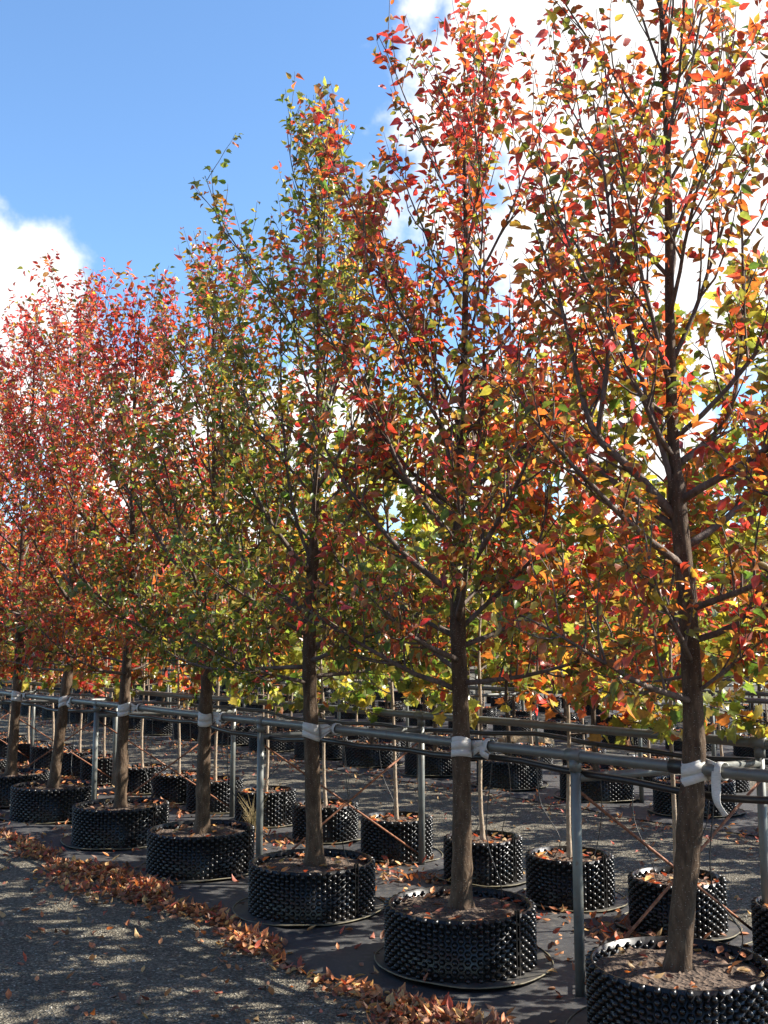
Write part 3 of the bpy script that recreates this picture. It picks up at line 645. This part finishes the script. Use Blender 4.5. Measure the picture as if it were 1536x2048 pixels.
# ------------------------------------------------------------------ second row: slim maples in smaller pots behind the rear rail
NP = 5.09
P_X = [1355, 1143, 966, 797, 650, 533, 430, 357, 285, 210, 157]
P_S = [s_for_x(x, NP, .28) for x in P_X]; P_S = [P_S[0] - 1.55, P_S[0] - .8] + P_S + [P_S[-1] + .87 * (k + 1) for k in range(8)]
KIND = [3, 1, 1, 3, 4, 0, 0, 1, 0, 3, 1, 2, 3]
for i, s in enumerate(P_S):
    q = P(s, NP + random.uniform(-.02, .02)); vis = 2 <= i < 13
    w = ORD[i - 2] if vis else ''
    pot(False, q, R(-60 + random.uniform(-25, 25)), ('small black knobbly pot, %s from the right in the row behind the rear rail' % w) if vis else ('small black pot past the %s edge behind the rear rail' % ('right' if i < 2 else 'left')), 'small pots behind the rear rail')
    k = KIND[i] if i < 13 else [2, 3, 1][i % 3]
    place_maple(MAP[k], (q[0], q[1], PZ + HP - .03), random.uniform(0, 6.28), random.uniform(.95, 1.06),
                ('slim pale stemmed maple, %s stem from the right behind the rear rail' % w) if vis else ('slim maple past the %s edge behind the rear rail' % ('right' if i < 2 else 'left')),
                'slim maples behind the rear rail', singles=2 <= i <= 8)

# ------------------------------------------------------------------ irrigation hoses and drip tubes
def hose(n, s0, s1, dz, k, label):
    S = np.linspace(s0, s1, 120); b0 = P(s0, n); e = [P(s, n + .035 * wob(s * .6, k + 4), Z_RAIL + dz + .035 * wob(s * .9, k)) - [b0[0], b0[1], 0] for s in S]
    tag(obj('irrigation_hose', MB().tube(e, .016, 8).mesh('irrigation_hose', M['hose']), None, (b0[0], b0[1], 0)), label, 'hose', 'black irrigation hoses under the rails')
hose(NF + .06, -1, 26, -.09, 20, 'black irrigation hose sagging along below the front rail')
hose(NR + .05, -1, 26, -.10, 24, 'black irrigation hose sagging along below the rear rail')
def drip(a, b_, r_, label):
    a = np.array(a); b_ = np.array(b_); m1 = a * .65 + b_ * .35 + [r_.uniform(-.06, .06), r_.uniform(-.06, .06), -.12]; m2 = a * .25 + b_ * .75 + [r_.uniform(-.12, .12), r_.uniform(-.12, .12), -.05]
    m2[2] = max(m2[2], b_[2] + .05); pth = smooth_path([a, m1, m2, b_], 22) - a
    tag(obj('drip_tube', MB().tube(pth, .0028, 4, False).mesh('drip_tube', M['hose']), None, tuple(a)), label, 'drip tube', 'thin drip tubes feeding the pots')
rd = np.random.default_rng(3)
for i in range(1, 8):
    s = T_S[i]; drip(P(s - .10, NF + .06, Z_RAIL - .08), P(s - .10, NT + .20, PZ + HT - .04), rd, 'thin black drip tube hanging into the %s large pot from the right' % ORD[i - 1])
for i in range(2, 13):
    s = P_S[i]
    for k in range(2): drip(P(s + .25 - .5 * k, NR + .05, Z_RAIL - .09), P(s + .10 - .22 * k, NP - .06 + .12 * k, PZ + HP - .04), rd, '%s thin black drip tube hanging into the %s small pot from the right' % (('left', 'right')[k], ORD[i - 2]))

# ------------------------------------------------------------------ rows beyond the gravel path
def far_rows(n0, sp_a, sp_b, s_hi, tag_, detail, hi_x=1720):
    def seen(s, n): X, Y, fw = proj(P(s, n, 1.0)); return fw > 1 and -170 < X < hi_x
    sa = [s for s in np.arange(4.96 - 2.54, s_hi, sp_a) if seen(s, n0)]; nb = n0 + 1.62; nv = 0; nm = 'second block' if detail else tag_
    for i, s in enumerate(sa):
        q = P(s + random.uniform(-.06, .06), n0 + random.uniform(-.03, .03))
        X = proj(P(s, n0, .3))[0]; wh = ''
        if detail and X > 1545: wh = ' past the right edge'
        elif detail and X > 0: wh = ', %s in view from the right' % ORD[min(nv, 17)]; nv += 1
        pot(True, q, random.uniform(0, 6.28), ('large black knobbly pot%s in the ' % wh if detail else 'large black knobbly pot in the front line of the ') + nm, 'large pots of the ' + tag_, detail)
        place_maple(MAPB[(i * 7 + int(n0)) % 4 if n0 > 9 else ((0, 2)[i % 2] if X > 1080 else (3, 1, 3)[i % 3])], (q[0], q[1], ZS), random.uniform(0, 6.28), random.uniform(.9, 1.1), ('grey trunked maple%s in the ' % wh if detail else 'grey trunked maple in the front line of the ') + nm, 'maples in front line of the ' + tag_)
    for i, s in enumerate([s for s in np.arange(3.1, s_hi, sp_b) if seen(s, nb)]):
        q = P(s + random.uniform(-.06, .06), nb + random.uniform(-.03, .03))
        pot(False, q, random.uniform(0, 6.28), 'small black knobbly pot in the rear line of the %s' % tag_, 'small pots of the ' + tag_, False)
        place_maple(MAP[(i * 3 + int(n0)) % 4], (q[0], q[1], PZ + HP - .03), random.uniform(0, 6.28), random.uniform(.9, 1.1), 'slim maple in the rear line of the %s' % tag_, 'slim maples in rear line of the ' + tag_)
    sp = [(s, s) for s in np.arange(4.3, s_hi, 2.68)]
    support_frame(n0 + .15, nb - .2, sp, sp[0][0] - 1, sp[-1][0] + 1, [], 'grey pipe support frame of the %s' % tag_, fine=False)
far_rows(8.65, 1.27, .98, 31, 'second block beyond the gravel path', True, 3000)
far_rows(13.85, 1.27, 1.1, 44, 'third block further back', False)
far_rows(18.95, 1.4, 1.3, 58, 'farthest block before the dark trees', False)

# unseen block added behind the camera: same trees, blocking skylight from left and back
def copy_tree(src, loc, rz, label, group):
    e = src.copy(); COL.objects.link(e); e.location = loc; e.rotation_euler = (0, 0, rz); tag(e, label, 'tree', group)
    for ch in src.children:
        c = ch.copy(); COL.objects.link(c); c.parent = e
for i in range(13):
    q = P(-5.0 + 1.32 * i, -3.7); pot(True, q, random.uniform(0, 6.28), 'large black knobbly pot in the unseen block added behind the viewer', 'unseen large pots added behind the viewer', False)
    copy_tree(T_OBJ[9 + i % 4], (q[0], q[1], ZS), random.uniform(0, 6.28), 'large tree in the unseen block added to block skylight behind the viewer', 'unseen large trees added behind the viewer')
for i in range(15):
    s = -5.2 + 1.0 * i; q = P(s, -2.35)
    if math.hypot(q[0], q[1]) < .75: continue
    pot(False, q, random.uniform(0, 6.28), 'small black knobbly pot in the unseen block added behind the viewer', 'unseen small pots added behind the viewer', False)
    place_maple(MAP[i % 4], (q[0], q[1], PZ + HP - .03), random.uniform(0, 6.28), random.uniform(.95, 1.05), 'slim maple in the unseen block added to block skylight behind the viewer', 'unseen slim maples added behind the viewer')

# wrapped root ball lying behind the second block
def burlap_ball():
    k, m = 18, 12; V = []
    for i in range(m + 1):
        v = -1 + 2 * i / m; x = .40 * v; rr = .19 * max(.25, (1 - abs(v) ** 4)) ** .5
        for a in range(k):
            an = a * 2 * math.pi / k; r = rr * (1 + .05 * math.sin(3 * an + v * 6) + .05 * math.sin(9 * v + 2 * an)); V.append((x, r * math.cos(an), .175 + r * math.sin(an) * .92))
    V += [(-.40, 0, .17), (.40, 0, .17)]; q = [(i * k + a, (i + 1) * k + a, (i + 1) * k + (a + 1) % k, i * k + (a + 1) % k) for i in range(m) for a in range(k)]
    t = [(m * k + k, a, (a + 1) % k) for a in range(k)] + [(m * k + k + 1, m * k + (a + 1) % k, m * k + a) for a in range(k)]
    e = obj('burlap_bundle', None, None, tuple(P(s_for_x(1052, 11.1, 0), 11.1)), 0.1); tag(e, 'tan burlap wrapped bundle lying behind a black pot', 'bundle')
    obj('cover', MB().add(V, q, t).mesh('burlap_cover', M['burlap']), e)
    for x in (-.22, .0, .22):
        obj('cord', MB().tube([(x + .01 * math.sin(a * 3), .198 * math.cos(a), .175 + .186 * math.sin(a)) for a in np.linspace(0, 6.283, 25)], .006, 5, False).mesh('cord', M['rim']), e)
burlap_ball()

# dark evergreens far behind the blocks
def evergreen(seed):
    r_ = np.random.default_rng(seed); tk = MB().tube([(0, 0, -.2), (0, 0, 4), (.1, 0, 8.8)], [.22, .15, .03], 8); n = 5200
    z = 1.0 + 8.0 * r_.random(n) ** 1.25; rad = (9.2 - z) * .30 * (.75 + .25 * np.sin(z * 5)) * np.sqrt(r_.random(n)); th = r_.uniform(0, 6.283, n)
    pos = np.stack([rad * np.cos(th), rad * np.sin(th), z - .15 * rad], 1); ax = np.stack([np.cos(th), np.sin(th), np.full(n, -.1)], 1)
    c = np.array([.020, .042, .018]) * np.exp(r_.normal(0, .3, (n, 1))); fb = MB(); scatter(fb, PEAR, pos, leaf_frames(n, ax, .2, .5, r_), r_.uniform(.25, .5, n), c)
    return tk.mesh('evergreen_trunk', M['bark']), fb.mesh('evergreen_foliage', M['leaf'])
EV = [evergreen(s) for s in (1, 2, 3)]
for i in range(16):
    X = -34 + i * 4.1 + random.uniform(-1.2, 1.2); Y = 62 + random.uniform(-5, 8)
    e = obj('evergreen_tree', None, None, (X, Y, 0), random.uniform(0, 6.28)); e.scale = (random.uniform(.75, 1.05),) * 3
    tag(e, 'dark evergreen standing far behind the rows of maples', 'tree', 'far evergreens'); obj('trunk', EV[i % 3][0], e); tag(obj('foliage', EV[i % 3][1], e), kind='stuff')

# ------------------------------------------------------------------ fallen leaves
rf = np.random.default_rng(77)
def in_pot(x, y):
    s, n = to_sn(x, y)
    return (np.min(np.abs(np.array(T_S) - s)) ** 2 + (n - NT) ** 2 < (RT + .03) ** 2) or (np.min(np.abs(np.array(P_S) - s)) ** 2 + (n - NP) ** 2 < (RP + .03) ** 2)
pts = []
def clumpy(s): return max(0, .55 + 1.2 * wob(s * .95, 30))
for _ in range(15000):                                        # drift along the front edge of the mat
    s = rf.uniform(0, 17); c = clumpy(s)
    if rf.random() > .13 + c: continue
    wdt = .035 + .12 * min(c, 1.2); off = rf.normal(0, wdt); n = mat_front(s) - .02 + off * (1 if off < 0 else .6)
    h = .05 * min(c, 1.2) * math.exp(-(off / (wdt + .02)) ** 2) * rf.random(); pts.append((s, n, .016 + h, .55))
for _ in range(2100):                                         # thin scatter over mat and gravel
    s = rf.uniform(0, 22); n = rf.uniform(3.0, 5.5); pts.append((s, n, .024, .3))
for _ in range(1300):
    s = rf.uniform(-1, 20); n = 3.0 - abs(rf.normal(0, .9)); pts.append((s, n, .012, .35))
for _ in range(3400):                                         # drifts caught between the two rows of pots
    s = rf.uniform(1, 20)
    if .4 + wob(s * 1.9, 33) < rf.random() * .9: continue
    pts.append((s, rf.normal(4.66, .16), .024 + .03 * rf.random(), .55))
for _ in range(2200):                                         # gravel path and front of the second mat
    s = rf.uniform(1, 26); n = rf.normal(7.9, .25) if rf.random() < .6 else rf.uniform(5.4, 10); pts.append((s, n, .024 if n > 7.9 else .012, .35))
pos = np.array([P(s, n, z) for s, n, z, _ in pts]); tl = np.array([p[3] for p in pts])
ok = np.array([not in_pot(x, y) for x, y, _ in pos]); pos, tl = pos[ok], tl[ok]; n = len(pos)
Rm = flat_frames(n, .9 * tl, rf); size = rf.uniform(.032, .056, n); col = dry_cols(n, rf)
px, py, fw = proj(pos); ins = (px > 10) & (px < 1526) & (py > 20) & (py < 2038); order = np.argsort(np.where(ins, fw, 1e9) - 6 * (rf.random(n) < .5) * 0 + 1.2 * rf.random(n))[:300]
rest = np.ones(n, bool); rest[order] = False; fb = MB()
for k, cu in enumerate((.55, -.35, .85)):
    s_ = rest & (np.arange(n) % 3 == k); scatter(fb, curled(PEAR, cu), pos[s_], Rm[s_], size[s_], col[s_])
tag(obj('leaf_litter', fb.mesh('leaf_litter', M['dry'])), 'orange and brown fallen leaves drifted along the mat edge and path', 'leaf litter', kind='stuff')
for i in order:
    tag(leaf_obj('fallen_leaf', DLEAF_ME[i % 3], pos[i], Rm[i], size[i], col[i]), 'curled orange or brown fallen leaf lying on the foreground ground', 'leaf', 'single fallen leaves in the foreground')

# loose stones on the gravel
OCT = (np.array([(1, 0, 0), (-1, 0, 0), (0, .8, 0), (0, -.8, 0), (.1, 0, .55), (0, .1, -.5)], float), np.array([(0, 2, 4), (2, 1, 4), (1, 3, 4), (3, 0, 4), (2, 0, 5), (1, 2, 5), (3, 1, 5), (0, 3, 5)]))
pb = MB(); k = 9000; ss = rf.uniform(-1, 13, k); nn_ = np.where(rf.random(k) < .7, rf.uniform(-.2, 3.0, k), rf.uniform(5.5, 7.9, k)); pp = np.array([P(a, b_, .002) for a, b_ in zip(ss, nn_)])
scatter(pb, OCT, pp, flat_frames(k, .4, rf), rf.uniform(.003, .0085, k) * np.where(rf.random(k) < .05, 1.8, 1), np.array([.20, .185, .155]) * np.exp(rf.normal(0, .4, (k, 1))))
pm, pt, pbs, _ = new_mat('pebbles'); lk(pt, nd(pt, 'ShaderNodeVertexColor', layer_name='Col').outputs[0], pbs.inputs['Base Color']); pbs.inputs['Roughness'].default_value = .9
tag(obj('loose_gravel', pb.mesh('loose_gravel', pm)), 'loose small grey stones on the gravel', 'gravel', kind='stuff')

# withered grass tuft against a small pot
gb = MB(); g0 = P(s_for_x(505, 4.75, 0), 4.75)
for i in range(60):
    a = rf.uniform(0, 6.283); l = rf.uniform(.12, .34); r0 = rf.uniform(0, .05); d = np.array([math.cos(a), math.sin(a), 0])
    gb.tube([d * r0, d * (r0 + .05 * l) + [0, 0, l * .6], d * (r0 + .35 * l) + [0, 0, l]], [.0022, .0018, .0006], 3, False)
tag(obj('grass_tuft', gb.mesh('grass_tuft', M['grass']), None, (g0[0], g0[1], .015)), 'withered brown grass tuft against a small pot by the left grey post', 'grass')
print('pear leaves', nT, 'litter', n, 'objects', len(bpy.data.objects))
SC.cycles.max_bounces = 5; SC.cycles.transmission_bounces = 3; SC.cycles.diffuse_bounces = 3; SC.cycles.glossy_bounces = 2
